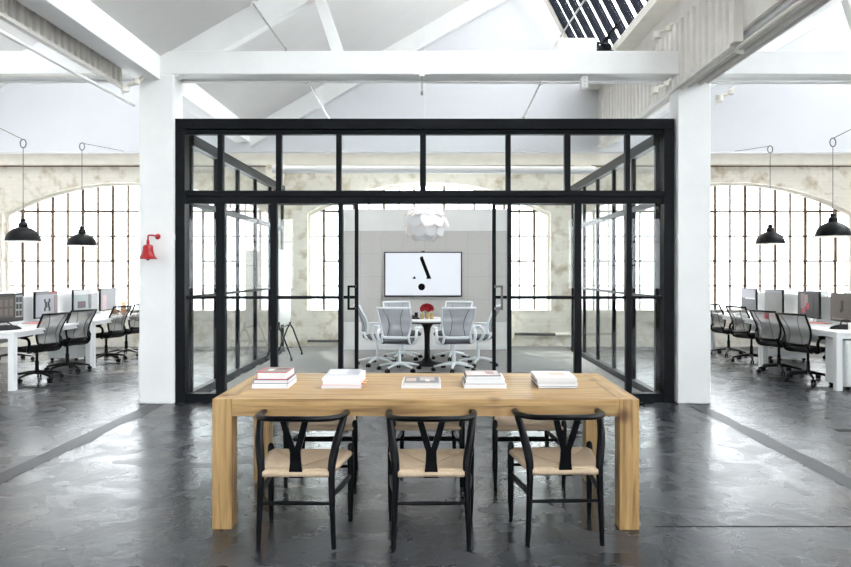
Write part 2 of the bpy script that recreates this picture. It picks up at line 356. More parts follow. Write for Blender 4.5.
# sawtooth roof, one bay per column spacing
def soff(x): return 3.94+.577*(x+3.0)
RX, RZ = 1.73, 6.67; CX, CZ = 2.75, 4.70
side = ['bell side', 'middle', 'drawer pedestal side']
for bi, c in enumerate(WC):
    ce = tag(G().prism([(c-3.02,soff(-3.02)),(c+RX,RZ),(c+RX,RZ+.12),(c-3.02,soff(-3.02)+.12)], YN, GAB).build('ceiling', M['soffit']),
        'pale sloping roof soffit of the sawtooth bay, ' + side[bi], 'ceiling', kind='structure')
    # glazing falling to the gutter
    SK = thing('window_%d' % (bi+4), 'steep roof skylight with dark glazing bars, ' + side[bi] + ' bay', 'skylight', (c+CX, 0, CZ), kind='structure')
    dx, dz = RX-CX, RZ-CZ
    y = GAB-.35; pm = None; bm_ = None; ln = math.hypot(dx, dz); nx, nz = dz/ln*.04, -dx/ln*.04
    bar = G().prism([(-nx*1.6,-nz*1.6),(dx-nx*1.6,dz-nz*1.6),(dx+nx,dz+nz),(nx,nz)], -.026, .026).mesh('glazing_bar', M['dark_bar'])
    pan = G().prism([(-.004,0),(dx-.004,dz),(dx+.004,dz),(.004,0)], -.172, .172).mesh('pane', M['sglass'])
    k = 0
    while y > YN:
        inst('glazing_bar', bar, SK, (0, y, 0)); inst('pane', pan, SK, (0, y-.2, 0)); y -= .4; k += 1
    G().prism([(-nx*2,-nz*2),(dx-nx*2,dz-nz*2),(dx+nx,dz+nz),(nx,nz)], GAB-.33, GAB-.12).build('end_frame', M['cream'], SK)
    G().box(-.10, .20, YN, GAB, -.10, 0.02).build('curb', M['cream'], SK)
    tag(G().box(c+CX+.15, c+CX+.20, YN, GAB, 3.70, CZ-.02).build('gutter_wall', M['beige']), 'plain beige gutter wall under the skylight, ' + side[bi], 'wall', kind='structure')
    # gable above the far tie beam
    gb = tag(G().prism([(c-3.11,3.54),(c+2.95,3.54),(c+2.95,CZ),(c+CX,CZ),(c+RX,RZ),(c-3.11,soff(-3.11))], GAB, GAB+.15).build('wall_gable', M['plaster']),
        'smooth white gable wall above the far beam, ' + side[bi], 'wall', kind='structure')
    # rafters of the two trusses
    for j, y0 in enumerate((COLD+.02, GAB-.14, COLD-4)):
        tr = thing('roof_truss', ['near', 'far', 'rear'][j] + ' white sloping roof rafter with strut, ' + side[bi] + ' bay', 'truss', (c, y0, 3.95), kind='structure')
        G().prism([(-3.0,soff(-3.0)-.33-3.95),(-3.0,soff(-3.0)-3.95),(RX,RZ-3.95),(RX,RZ-.33-3.95)], 0, .13).build('rafter', M['white'], tr)
        xs = -1.05
        if j != 1: G().prism([(xs,0),(xs+.14,0),(xs-.24,1.10),(xs-.36,1.10)], .005, .125).build('strut', M['white'], tr)
# last low bay
cr = tag(G().box(XL, XR, GAB+.15, GAB+.45, TOPW, TOPW+.1).box(XL, XR, BW-.35, BW+.4, TOPW, TOPW+.1).build('ceiling_rear', M['plaster']), 'flat white ceiling strip over the back wall', 'ceiling', kind='structure')
RL = thing('window_10', 'long flat rooflight over the back wall', 'skylight', (0, GAB+.45, TOPW), kind='structure')
rl = BW-.35-GAB-.45; rbm = G().box(-.03, .03, 0, rl, 0, .08).mesh('glazing_bar', M['white']); rpm = G().box(.03, .59, 0, rl, .03, .036).mesh('pane', M['fglass'])
for k in range(31):
    inst('glazing_bar', rbm, RL, (XL+.02+k*.62*.9968, 0, 0))
    if k < 30: inst('pane', rpm, RL, (XL+.02+k*.62*.9968, 0, 0))
tag(G().tube([(-3.0,13.45,3.46),(3.2,13.45,3.44)], .075, 14).build('air_duct', M['plaster'], smooth=True), 'round pale duct running along the top of the back wall', 'duct', kind='structure')

# tie beams and long beams
tb = tag(G().box(XL, XR, COLD, COLD+.3, 3.735, 4.0).build('tie_beam', M['white'], bev=.01), 'white transverse beam on the column tops over the glass partition', 'beam', kind='structure')
G().tube([(XL,COLD+.27,3.715),(-.2,COLD+.27,3.72),(.3,COLD+.27,3.715),(2.8,COLD+.27,3.71),(XR,COLD+.27,3.71)], .016, 6).build('conduit', M['white'], tb)
G().tube([(XL,COLD+.02,3.728),(-3.4,COLD+.02,3.728)], .01, 6).build('conduit', M['cream'], tb)
tag(G().box(fx(558,COLD), fx(597,COLD), COLD+.01, COLD+.28, 4.0, 4.15).build('beam_block', M['white'], bev=.006), 'white block on top of the beam below the skylight', 'beam block', kind='structure')
tag(G().box(XL, XR, COLD-4, COLD-3.7, 3.64, 4.0).build('tie_beam', M['white']), 'white transverse beam over the long wooden table', 'beam', kind='structure')
for (x0, x1, lb) in ((-3.25,-3.0,'white long beam above the column with the red bell'), (2.97,3.22,'white long beam above the bare column')):
    tag(G().box(x0, x1, YN, COLD-.001, 3.67, 3.96).build('long_beam', M['white'], bev=.008), lb, 'beam', kind='structure')
    tag(G().box(x0, x1, COLD+.301, GAB-.15, 3.67, 3.96).build('long_beam', M['white'], bev=.008), lb + ', past the cross beam', 'beam', kind='structure')
def column(x0, x1, label):
    o = thing('column', label, 'column', ((x0+x1)/2, COLD+.15, 0), kind='structure'); h = (x1-x0)/2
    G().box(-h, h, -.15, .15, 0, 3.735).build('shaft', M['white'], o, bev=.012)
    G().box(-h-.004, h+.004, -.154, .154, 1.86, 1.92).build('band', M['white'], o)
column(fx(139,COLD), fx(173.5,COLD), 'white square column with the red bell')
column(fx(678,COLD), fx(711,COLD), 'bare white square column at the end of the glass partition')

# fluted crane girder cladding with its conduits
def fluted(X, y0, y1, z0, z1, pitch, dep, sgn, label):
    o = thing('fluted_girder', label, 'girder', (X, y0, z0), kind='structure'); vs = []; n = int((y1-y0)/pitch)
    for i in range(n):
        for a, b in ((0,0),(.42,0),(.55,1),(.87,1)): vs.append(((i+a)*pitch, b*dep))
    g = G(); pts = []
    for y, x in vs: pts += [(x*-sgn, y, 0), (x*-sgn, y, z1-z0)]
    g.add(pts, [(2*i,2*i+1,2*i+3,2*i+2) for i in range(len(vs)-1)])
    g.build('fluted_sheet', M['beige'], o, solid=.004)
    G().box(-.035, .02, 0, n*pitch, -.035, 0).build('bottom_flange', M['beige'], o)
    return o
fr = fluted(2.86, 6.45, GAB-.2, 3.60, 4.33, .17, .03, -1, 'beige fluted girder cladding under the skylight over the bare column')
G().box(-.05, .04, -.12, -.01, -.02, 1.1).build('end_post', M['beige'], fr, bev=.006)
fll = fluted(-3.345, 1.0, COLD-.03, 3.56, 4.1, .115, .06, 1, 'beige fluted girder cladding running to the column with the bell')
def pipe(name, pts, r, m, label, n=8): return tag(G().tube(pts, r, n).build(name, m, smooth=True), label, 'pipe', kind='structure')
for k, (x, z, r) in enumerate(((2.90,3.565,.016),(2.97,3.60,.03),(3.10,3.625,.03),(3.19,3.64,.025))):
    pipe('conduit', [(x,1.0,z),(x,COLD-.04,z)], r, M['beige' if k else 'cream'], ['thin','beige','second beige','outermost beige'][k]+' conduit along the foot of the fluted girder by the bare column')
    if k < 2: pipe('conduit', [(x,COLD+.35,z),(x,GAB-.2,z)], r, M['cream'], ['thin','beige'][k]+' conduit along the fluted girder beyond the cross beam')
pipe('conduit', bez([(2.83,6.40,3.95),(2.83,6.42,3.72),(2.86,6.5,3.58),(2.99,6.55,3.55)], 5), .018, M['cream'], 'bent conduit elbow hooking under the end post of the fluted girder')
pipe('sprinkler_pipe', [(-3.33,2.0,3.40),(-3.33,8.0,3.40)], .018, M['white'], 'straight white pipe below the fluted girder on the bell side')
def knot(loc, label):
    o = thing('pipe_joint', label, 'pipe joint', loc, kind='structure')
    G().tube(bez([(-.1,0,-.06),(-.03,-.02,.02),(.05,0,.05),(.13,.02,.13)], 5), .02, 8).build('elbow', M['cream'], o, smooth=True)
    G().lathe([(.01,-.05),(.045,-.04),(.045,.03),(.01,.04)], 10, (-.06,-.01,0)).build('coupling', M['cream'], o, smooth=True)
    G().lathe([(.01,-.03),(.035,-.02),(.035,.03),(.01,.04)], 8, (.07,-.02,.06)).build('coupling', M['cream'], o, smooth=True)
knot((fx(660,COLD-.1), COLD-.1, fz(90,COLD-.1)), 'knobbly cream pipe joint under the cross beam by the bare column')
knot((fx(659,COLD), COLD-.1, fz(38,COLD)), 'knobbly cream pipe joint on top of the cross beam below the curb')
knot((fx(131,COLD-.2), COLD-.2, fz(88,COLD-.2)), 'knobbly cream pipe joint at the head of the column with the bell')
knot((fx(724,COLD+.1), COLD+.1, fz(96,COLD)), 'knobbly cream bracket below the beam on the drawer pedestal side')
# tension rods and small fittings on the beam
def rod(a, b, label):
    a, b = Vector(a), Vector(b)
    o = thing('tension_rod', label, 'rod', a, kind='structure'); d = b-a
    G().tube([(0,0,0), d], .011, 8).build('rod', M['chrome'], o, smooth=True)
    G().tube([d*.97, d*1.03], .035, 8).build('coupling', M['white'], o, smooth=True)
    G().tube([(0,0,0), d*.05], .02, 8).build('socket', M['chrome'], o, smooth=True)
D = COLD-.015
rod((fx(286,D),D,4.0),(fx(252,D),D,fz(2,D)), 'steel rod rising from the beam to the rafter near the strut')
rod((fx(560,D),D,4.15),(fx(586,D),D,fz(-2,D)), 'steel rod rising from the white block towards the skylight')
rod((fx(329,D+.3),D+.3,fz(119,D+.3)),(fx(309,D+.3),D+.3,3.72), 'thin steel rod under the beam on the bell half of the partition')
rod((fx(523,D+.3),D+.3,fz(119,D+.3)),(fx(541,D+.3),D+.3,3.72), 'thin steel rod under the beam on the bare column half of the partition')
o = thing('beam_hook', 'small steel hook bracket hanging under the middle of the beam', 'hook', (fx(422,COLD), COLD-.03, 3.70), kind='structure')
G().box(-.03,.03,-.02,.03,0,.09).build('plate', M['white'], o); G().tube([(-.09,0,.03),(.09,0,.03)], .012, 8).build('cross_rod', M['white'], o)
G().tube([(0,0,.0),(0,0,-.17)], .008, 6).build('hook_rod', M['chrome'], o); G().tube([(0,0,-.17),(0,0,-.21)], .014, 6).build('hook_tip', M['rope'], o)
o = thing('beam_box', 'small white junction box hanging under the beam', 'junction box', (fx(586,COLD), COLD+.1, 3.735), kind='structure')
G().box(-.04,.04,-.04,.04,-.14,0).build('case', M['white'], o, bev=.006)
for k in range(3): G().lathe([(.001,0),(.008,0),(.008,.004),(.001,.004)], 6, (0,-.042,-.03-.04*k)).build('screw', M['rope'], o)
o = thing('skylight_winder', 'black winding gear of the skylight standing on the beam', 'winder', (fx(606,COLD+.1), COLD+.12, 4.0), kind='structure')
G().lathe([(.02,0),(.07,.02),(.07,.10),(.02,.12)], 12, (0,0,0)).build('gear_drum', M['black'], o)
for a, b in (((-.05,0,.1),(.12,-.05,.33)),((-.12,0,.14),(.02,0,.1)),((.02,0,.16),(.2,.1,.42)),((-.16,0,.06),(.09,0,.03))): G().tube([a,b], .013, 6).build('lever', M['black'], o)

# ------------------------------------------------------------------ glass partition
PD = 8.06
def px(x): return fx(x, PD)
def pz(y): return fz(y, PD)
PT = thing('glass_partition', 'black steel framed glass front of the meeting room with eight top lights', 'partition', (0, PD, 0), kind='structure')
def bar(name, x0, x1, z0, z1, y0=-.05, y1=.05, par=PT, m='black'): return G().box(x0, x1, y0, y1, z0, z1).build(name, M[m], par, bev=.004, seg=1)
XA, XB, ZT = px(176), px(672), pz(120)
bar('header', XA, XB, pz(130.5), ZT, -.08, .08)
bar('jamb', XA, px(187), 0, pz(130.5), -.08, .08); bar('jamb', px(662), XB, 0, pz(130.5), -.08, .08)
IA, IB = px(187), px(662)
bar('head_rail', IA, IB, pz(135), pz(130.5), -.04, .04)
bar('transom', IA, IB, pz(197), pz(191), -.06, .06); bar('door_head', IA, IB, pz(204), pz(197), -.045, .045)
up = [187,(218.4,223.7),(276.5,282),(336.5,341.5),(420,426),(505.5,510.5),(564,570),(624.5,629.5),662]
prev = IA
for q in up[1:]:
    a = px(q[0]) if isinstance(q, tuple) else px(q)
    G().box(prev, a, -.005, .005, pz(191), pz(135)).build('pane', M['glass'], PT)
    if isinstance(q, tuple): bar('mullion', px(q[0]), px(q[1]), pz(191), pz(135), -.04, .04); prev = px(q[1])
ZM0, ZM1, ZB = pz(299), pz(296), .10
for a, b in ((217,226),(271,277.5),(338.5,343.2),(507.2,511.2),(574,580.5),(625.5,631)):
    bar('mullion', px(a), px(b), 0 if a < 330 or a > 500 else 0, pz(204), -.045, .045)
for a, b in ((187,217),(226,271),(277.5,338.5),(511.2,574),(580.5,625.5),(631,662)):
    bar('bottom_rail', px(a), px(b), 0, ZB, -.045, .045); bar('middle_rail', px(a), px(b), ZM0, ZM1, -.03, .03)
    G().box(px(a), px(b), -.005, .005, ZB, ZM0).build('pane', M['glass'], PT); G().box(px(a), px(b), -.005, .005, ZM1, pz(204)).build('pane', M['glass'], PT)
def sliding(n, a, b, lead, label):
    o = thing('door_%d' % n, label, 'door', (px(a), PD+.09, .012), kind='structure'); W_ = px(b)-px(a); H = pz(200)-.012; st = .042
    for x in (0, W_-st): G().box(x, x+st, -.025, .025, 0, H).build('stile', M['black'], o, bev=.003, seg=1)
    G().box(st, W_-st, -.025, .025, H-.05, H).build('top_rail', M['black'], o); G().box(st, W_-st, -.025, .025, 0, .06).build('bottom_rail', M['black'], o)
    G().box(st, W_-st, -.02, .02, ZM0-.012, ZM1-.012).build('middle_rail', M['black'], o)
    G().box(st, W_-st, -.004, .004, .06, ZM0-.012).build('pane', M['glass'], o); G().box(st, W_-st, -.004, .004, ZM1-.012, H-.05).build('pane', M['glass'], o)
    hx = W_-.075 if lead > 0 else .075; z0, z1 = pz(310)-.012, pz(285.5)-.012
    g = G(); g.box(hx-.045, hx-.020, -.07, -.05, z0, z1)
    for zz in (z0, z1-.025): g.box(hx-.045, hx+.05, -.07, -.05, zz, zz+.025)
    g.box(hx+.03, hx+.05, -.05, -.02, z0, z0+.03); g.box(hx+.03, hx+.05, -.05, -.02, z1-.03, z1)
    if lead < 0:
        g = G(); g.box(hx+.020, hx+.045, -.07, -.05, z0, z1)
        for zz in (z0, z1-.025): g.box(hx-.05, hx+.045, -.07, -.05, zz, zz+.025)
        g.box(hx-.05, hx-.03, -.05, -.02, z0, z0+.03); g.box(hx-.05, hx-.03, -.05, -.02, z1-.03, z1)
    g.build('pull_handle', M['black'] if lead > 0 else flat('dull_steel', (.22,.21,.20), .5), o)
sliding(1, 270, 357.6, 1, 'black framed sliding glass door with dark pull, slid towards the bell')
sliding(2, 492.8, 583, -1, 'black framed sliding glass door with steel pull, slid away from the bell')
for s_, X in ((-1, -2.755), (1, 2.715)):
    o = thing('glass_partition', 'black framed glass side wall of the meeting room, ' + ('beside the mobile whiteboard' if s_ < 0 else 'opposite the mobile whiteboard'), 'partition', (X, 8.18, 0), kind='structure')
    Ls = 5.0
    bar('top_rail', -.05, .05, 2.97, 3.10, 0, Ls, o); bar('transom', -.035, .035, 2.27, 2.34, 0, Ls, o); bar('bottom_rail', -.04, .04, 0, .09, 0, Ls, o); bar('middle_rail', -.02, .02, ZM0, ZM1, 0, Ls, o)
    for k in range(6):
        y = k*1.0-.03 if k else 0
        for z0, z1 in ((.09,ZM0),(ZM1,2.27),(2.34,2.97)):
            G().box(-.025, .025, y, y+.06, z0, z1).build('post', M['black'], o)
            if k < 5: G().box(-.004, .004, y+.06, (k+1)*1.0-.03, z0, z1).build('pane', M['glass'], o)

# ------------------------------------------------------------------ screen wall, screen
TD = 13.3
wx0, wx1 = fx(338.5, TD), fx(511, TD); wtop = fz(209, TD); gt, gb_ = fz(231, TD), fz(322, TD)
tw = tag(G().box(wx0, wx1, TD, TD+.12, 0, wtop).build('wall_inner', M['white']), 'white freestanding wall carrying the screen in the meeting room', 'wall', kind='structure')
nc, nr = 8, 4; pw, ph = (wx1-wx0-.02)/nc, (gt-gb_)/nr
G().box(wx0+.005, wx1-.005, TD-.012, TD-.0005, gb_, gt).build('panel_backing', flat('dark_joint', (.42,.41,.40)), tw)
pm = G().box(0, pw-.004, -.02, 0, 0, ph-.004).mesh('wall_panel', M['grey_tile'])
for i in range(nc):
    for j in range(nr): inst('wall_panel', pm, tw, (wx0+.01+i*pw, TD-.001, gb_+j*ph))
G().box(wx0, wx1, TD-.015, TD, 0, .10).build('skirting', M['white_metal'], tw)
TV = thing('wall_screen', 'large wall-mounted flat screen showing a black letter A and dot', 'television', (fx(423.2,TD), TD-.08, fz(274.3,TD)))
hw_, hh_ = .735, .425
G().box(-hw_, hw_, 0, .05, -hh_, hh_).build('housing', M['plastic_black'], TV, bev=.008)
M['screen'] = mat('lit_screen', (.5,.52,.55), .3, emit=(.86,.9,1), estr=.32)
G().box(-hw_+.022, hw_-.022, -.004, .002, -hh_+.028, hh_-.02).build('screen', M['screen'], TV)
ink = mat('screen_ink', (.004,.004,.007), .6, spec=.08)
q = .00235
def sc(x, y): return ((x-390)*q, (279-y)*q)
G().prism([sc(368,140), sc(385,132), sc(456,315), sc(414,315), sc(420,300), sc(363,152)], -.008, -.004).build('letter_stroke', ink, TV)
G().prism([sc(302,315), sc(333,315), sc(322,292)], -.008, -.004).build('letter_serif', ink, TV)
G().prism([sc(378+28*math.cos(a*math.pi/12), 380+28*math.sin(a*math.pi/12)) for a in range(24)], -.008, -.004).build('letter_dot', ink, TV)
G().box(-.03, .03, .0, .03, hh_, hh_+.015).build('camera_clip', M['plastic_black'], TV)

# ------------------------------------------------------------------ long oak table
TX0, TX1, TY0, TY1, TH = -1.19, 1.295, 4.07, 5.11, .76
tcx = (TX0+TX1)/2; tcy = (TY0+TY1)/2; hx, hy = (TX1-TX0)/2, (TY1-TY0)/2; LW = .115
T = thing('dining_table', 'long oak table with thick square legs and stacks of books', 'table', (tcx, tcy, 0), -.004)
for sx in (-1, 1):
    for sy in (-1, 1):
        x0 = hx-LW if sx > 0 else -hx; y0 = hy-LW if sy > 0 else -hy
        G().box(x0, x0+LW, y0, y0+LW, 0, TH).build('leg', M['wood_v'], T, bev=.004)
bw = 2*hy/7
for i in range(7):
    inset = LW+.001 if i in (0, 6) else 0
    xa = hx-LW-.0015
    G().box(-xa, xa, -hy+i*bw+(.0007 if i else 0), -hy+(i+1)*bw-.0007, TH-.042, TH-.0005).build('top_plank', M['wood'], T, bev=.0015, seg=1)
for sx in (-1, 1):
    x0 = hx-LW if sx > 0 else -hx
    G().box(x0, x0+LW, -hy+LW+.0015, hy-LW-.0015, TH-.042, TH-.0005).build('end_board', M['wood_y'], T, bev=.0015, seg=1)
    G().box(x0+.01, x0+LW-.03, -hy+LW, hy-LW, TH-.10, TH-.043).build('end_apron', M['wood_y'], T)
for sy in (-1, 1):
    y0 = -hy+.006 if sy < 0 else hy-.036
    G().box(-hx+LW, hx-LW, y0, y0+.03, TH-.100, TH-.0435).build('apron', M['wood'], T)

# ------------------------------------------------------------------ wishbone chairs
def wishbone():
    t = thing('dining_chair', 'x', 'chair', (0,0,0)); B = M['chair_black']
    for s in (-1, 1):
        pts = bez([(s*.205,-.205,0),(s*.198,-.205,.2),(s*.192,-.20,.40),(s*.197,-.19,.48),(s*.216,-.145,.58),(s*.232,-.06,.66),(s*.238,-.01,.688)], 6)
        n = len(pts); rs = [.0135+.0100*min(1, i/n*2) if i < n*.6 else .0235-.007*((i/n)-.6)/.4 for i in range(n)]
        G().tube(pts, rs, 10).build('leg', B, t, smooth=True)
        pts = [(s*.238,.215,0),(s*.240,.215,.12),(s*.240,.214,.40),(s*.240,.213,.445),(s*.240,.213,.462),(s*.240,.213,.47)]
        G().tube(pts, [.013,.018,.021,.020,.016,.006], 10).build('leg', B, t, smooth=True)
    arc = bez([(-.250,.065,.694),(-.256,.01,.692),(-.243,-.105,.698),(-.185,-.205,.706),(-.10,-.252,.713),(0,-.268,.716),(.10,-.252,.713),(.185,-.205,.706),(.243,-.105,.698),(.256,.01,.692),(.250,.065,.694)], 6)
    arc = [Vector((p.x*.945, p.y, p.z)) for p in arc]; n = len(arc); rs = [.0215 if 3 < i < n-4 else .014+.002*min(i, n-1-i) for i in range(n)]
    G().tube(arc, rs, 10, flat=.72).build('top_rail', B, t, smooth=True)
    # Y-shaped splat
    def yy(z): return -.205-.05*max(0, (z-.42))/.31
    yb = G()
    poly_l = [(-.040,.385),(.040,.385),(.030,.47),(.028,.53),(.055,.62),(.078,.71),(.045,.71),(.022,.63),(0,.555),(-.022,.63),(-.045,.71),(-.078,.71),(-.055,.62),(-.028,.53),(-.030,.47)]
    quads = [((-.040,.385),(.040,.385),(.030,.47),(-.030,.47)),((-.030,.47),(.030,.47),(.028,.53),(-.028,.53)),((-.028,.53),(.028,.53),(0,.555),(0,.555)),
        ((0,.555),(.028,.53),(.055,.62),(.022,.63)),((.022,.63),(.055,.62),(.078,.71),(.045,.71)),((-.028,.53),(0,.555),(-.022,.63),(-.055,.62)),((-.055,.62),(-.022,.63),(-.045,.71),(-.078,.71))]
    for qd in quads:
        qd = [p for i, p in enumerate(qd) if p not in qd[:i]]; n = len(qd)
        vs = [(x, yy(z)-.009, z) for x, z in qd]+[(x, yy(z)+.009, z) for x, z in qd]
        yb.add(vs, [tuple(range(n)), tuple(range(2*n-1,n-1,-1))]+[(i,i+n,(i+1)%n+n,(i+1)%n) for i in range(n)])
    yb.build('splat', B, t)
    # seat: four woven triangles meeting in a lower middle
    fl_, fr_, bl_, br_ = (-.232,.212),(.232,.212),(-.180,-.200),(.180,-.200)
    def seatfn(u, v):
        x0 = bl_[0]+(fl_[0]-bl_[0])*v; x1 = br_[0]+(fr_[0]-br_[0])*v; y = bl_[1]+(fl_[1]-bl_[1])*v
        d = min(min(u,1-u), min(v,1-v))*2
        return (x0+(x1-x0)*u, y, .432-.040*d + (.004 if v > .9 else 0))
    for pn in range(4):
        def pf(u, v, pn=pn):
            a, b = u*(1-v)+.5*v, v*.5
            q = (a,b) if pn == 0 else (a,1-b) if pn == 1 else (b,a) if pn == 2 else (1-b,a)
            m_ = ((.5,.2),(.5,.8),(.2,.5),(.8,.5))[pn]
            return seatfn(q[0]+(m_[0]-q[0])*.035, q[1]+(m_[1]-q[1])*.035)
        G().grid(pf, 12, 8).build('woven_panel', M['cord_y' if pn < 2 else 'cord'], t, smooth=True, solid=.018)
    for a, b, r in (((-.232,.213,.412),(.232,.213,.412),.02),((-.180,-.203,.406),(.180,-.203,.406),.02)):
        G().tube([a,b], r, 10, flat=.9).build('seat_rail', M['cord'], t, smooth=True)
    for s in (-1, 1): G().tube([(s*.183,-.19,.408),(s*.234,.205,.412)], .019, 10).build('seat_rail', M['cord'], t, smooth=True)
    G().tube([(-.2,-.205,.245),(0,-.205,.245),(.2,-.205,.245)], [.009,.012,.009], 8).build('stretcher', B, t, smooth=True)
    G().tube([(-.24,.214,.33),(0,.214,.33),(.24,.214,.33)], [.009,.012,.009], 8).build('stretcher', B, t, smooth=True)
    for s in (-1, 1): G().tube([(s*.198,-.205,.29),(s*.22,0,.285),(s*.24,.214,.275)], [.010,.015,.010], 8, flat=1.4).build('stretcher', B, t, smooth=True)
    return t
ch = wishbone(); used = [False]
side_n = ['nearest the table leg by the red-spined book stack', 'in the middle of its row', 'at the end with the tall magazine pile']
def put(x, y, rz, label, group):
    if not used[0]: used[0] = True; ch.location = (x,y,0); ch.rotation_euler = (0,0,rz); ch['label'] = label; ch['group'] = group
    else: dup(ch, (x,y,0), rz, label, group)
for k, (x, y, r) in enumerate(((-.645,4.0,-.015),(.083,4.0,.01),(.812,4.04,.03))):
    put(x, y, r, 'black wishbone chair with its back to the open floor, ' + ['below the red-spined books', 'below the single thin magazine', 'below the pale magazine pile'][k], 'wishbone chairs on the open side of the oak table')
for k, (x, y, r) in enumerate(((-.69,5.08,math.pi),(.055,5.09,math.pi),(.76,5.08,math.pi+.02))):
    put(x, y, r, 'black wishbone chair on the glass partition side of the table, ' + ['near the red-spined books', 'at the middle', 'near the pale magazine pile'][k], 'wishbone chairs on the partition side of the oak table')

# ------------------------------------------------------------------ books on the table
def book(x0, x1, y0, dep, z, h, col, label, rz=0, kind='book', prints=(), page=None):
    t = thing(kind, label, kind, ((x0+x1)/2, y0+dep/2, z), rz, 'books and magazines on the oak table'); w_ = (x1-x0)/2; d_ = dep/2; c = flat('cover_%02d%02d%02d' % tuple(int(k*99) for k in col), col, .35)
    th = .0035 if h > .02 else .0015
    G().box(-w_, w_, -d_, d_, 0, th).build('back_cover', c, t); G().box(-w_, w_, -d_, d_, h-th, h).build('front_cover', c, t)
    G().box(-w_, -w_+th, -d_, d_, th, h-th).build('spine', c, t)
    G().box(-w_+th, w_-.003, -d_+.002, d_-.002, th, h-th).build('page_block', M['paper'], t)
    for k, (a, b, e, f, pc) in enumerate(prints): G().box(-w_+2*w_*a, -w_+2*w_*b, -d_+2*d_*e, -d_+2*d_*f, h, h+.0004+.0003*k).build('cover_print', flat('print_%02d%02d%02d' % tuple(int(k*99) for k in pc), pc), t)
    return h
Z = TH; DB = 4.44
def stack(x0, x1, specs, what):
    z = Z
    a, b = fx(x0, DB), fx(x1, DB)
    for (da, db, dy, dep, h, col, lab, rz, kind, prints) in specs:
        z += book(a+da, b+db, DB+dy, dep, z+.0003, h, col, lab, rz, kind, prints)+.0004
stack(252, 288, [(0,0,0,.29,.028,(.80,.81,.84),'white book at the bottom of the stack with the red spine',0,'book',()),
    (0.005,.0,.005,.28,.026,(.10,.11,.16),'dark covered book in the middle of the stack with the red spine',.01,'book',()),
    (.03,-.01,.01,.24,.046,(.55,.02,.05),'thick book with red spine on top of its stack',-.02,'book',((.1,.98,.02,.98,(.30,.27,.25)),(.25,.45,.3,.6,(.7,.66,.6)),(.5,.9,.5,.8,(.22,.10,.10))))], '')
stack(321.5, 361, [(0,0,0,.30,.014,(.82,.83,.85),'white magazine lowest in the pile with yellow tabs',0,'magazine',()),
    (.0,.01,.005,.29,.010,(.62,.08,.10),'thin red-edged magazine second in the pile with yellow tabs',.02,'magazine',()),
    (.01,0,.0,.29,.022,(.80,.82,.86),'thick white magazine inside the pile with yellow tabs',-.01,'magazine',()),
    (.0,.005,.01,.28,.014,(.72,.76,.82),'pale blue magazine inside the pile with yellow tabs',.02,'magazine',()),
    (.015,.0,.01,.28,.012,(.83,.83,.84),'white magazine second from the top of the pile with yellow tabs',-.015,'magazine',()),
    (.02,-.02,.02,.26,.010,(.45,.44,.48),'grey covered magazine lying on top of the pile with yellow tabs',.03,'magazine',((.08,.6,.1,.9,(.62,.60,.60)),))], '')
for k, (dx, dz, col) in enumerate(((.012,.03,(.85,.72,.25)),(.02,.045,(.75,.6,.3)),(.008,.058,(.85,.8,.5)))):
    tag(G().box(fx(361,DB)-.02, fx(361,DB)+dx+.02, 4.47, 4.49, Z+dz+.0006*k, Z+dz+.0015+.0006*k).build('page_tab', flat('tab%d' % k, col)), ['lowest yellow','middle ochre','upper pale yellow'][k]+' paper tab sticking out of the magazine pile', 'tab', 'paper tabs in the magazine pile')
stack(401, 441, [(0,0,0,.30,.016,(.82,.82,.83),'white magazine under the photo cover magazine at the table middle',0,'magazine',()),
    (.008,-.004,.005,.29,.014,(.50,.49,.49),'magazine with a grey photograph cover at the table middle',.01,'magazine',((.04,.96,.1,.97,(.20,.19,.19)),(.08,.35,.3,.8,(.5,.40,.34)),(.45,.85,.4,.9,(.42,.38,.36)),(.6,.72,.3,.6,(.68,.6,.55))))], '')
stack(464, 507, [(0,0,0,.30,.022,(.82,.83,.84),'white book at the bottom of the stack with the dark top book',0,'book',()),
    (.0,-.01,.01,.28,.010,(.12,.12,.14),'thin dark book second in the stack with the dark top book',.01,'book',()),
    (.015,-.01,.01,.27,.022,(.78,.81,.85),'white book below the dark top book',-.01,'book',()),
    (.012,-.035,.02,.25,.020,(.02,.02,.025),'black book on top of its stack with a floral cover',.015,'book',((.03,.97,.12,.97,(.60,.50,.48)),(.2,.5,.3,.7,(.75,.66,.62)),(.6,.85,.4,.8,(.35,.24,.24))))], '')
stack(538, 577.5, [(0,0,0,.30,.012,(.05,.05,.06),'dark covered magazine at the bottom of the pale pile',0,'magazine',()),
    (.0,.004,.004,.29,.018,(.82,.82,.83),'white magazine second in the pale pile at the table end',.012,'magazine',()),
    (-.006,-.004,.002,.29,.010,(.30,.29,.30),'grey magazine in the middle of the pale pile',-.012,'magazine',()),
    (-.004,.0,.006,.29,.018,(.83,.83,.84),'white magazine near the top of the pale pile',.01,'magazine',()),
    (-.008,-.004,.004,.28,.010,(.74,.73,.72),'white magazine with a faint brown picture on top of the pale pile',-.03,'magazine',((.1,.9,.2,.9,(.80,.79,.78)),(.4,.8,.3,.8,(.62,.52,.44))))], '')

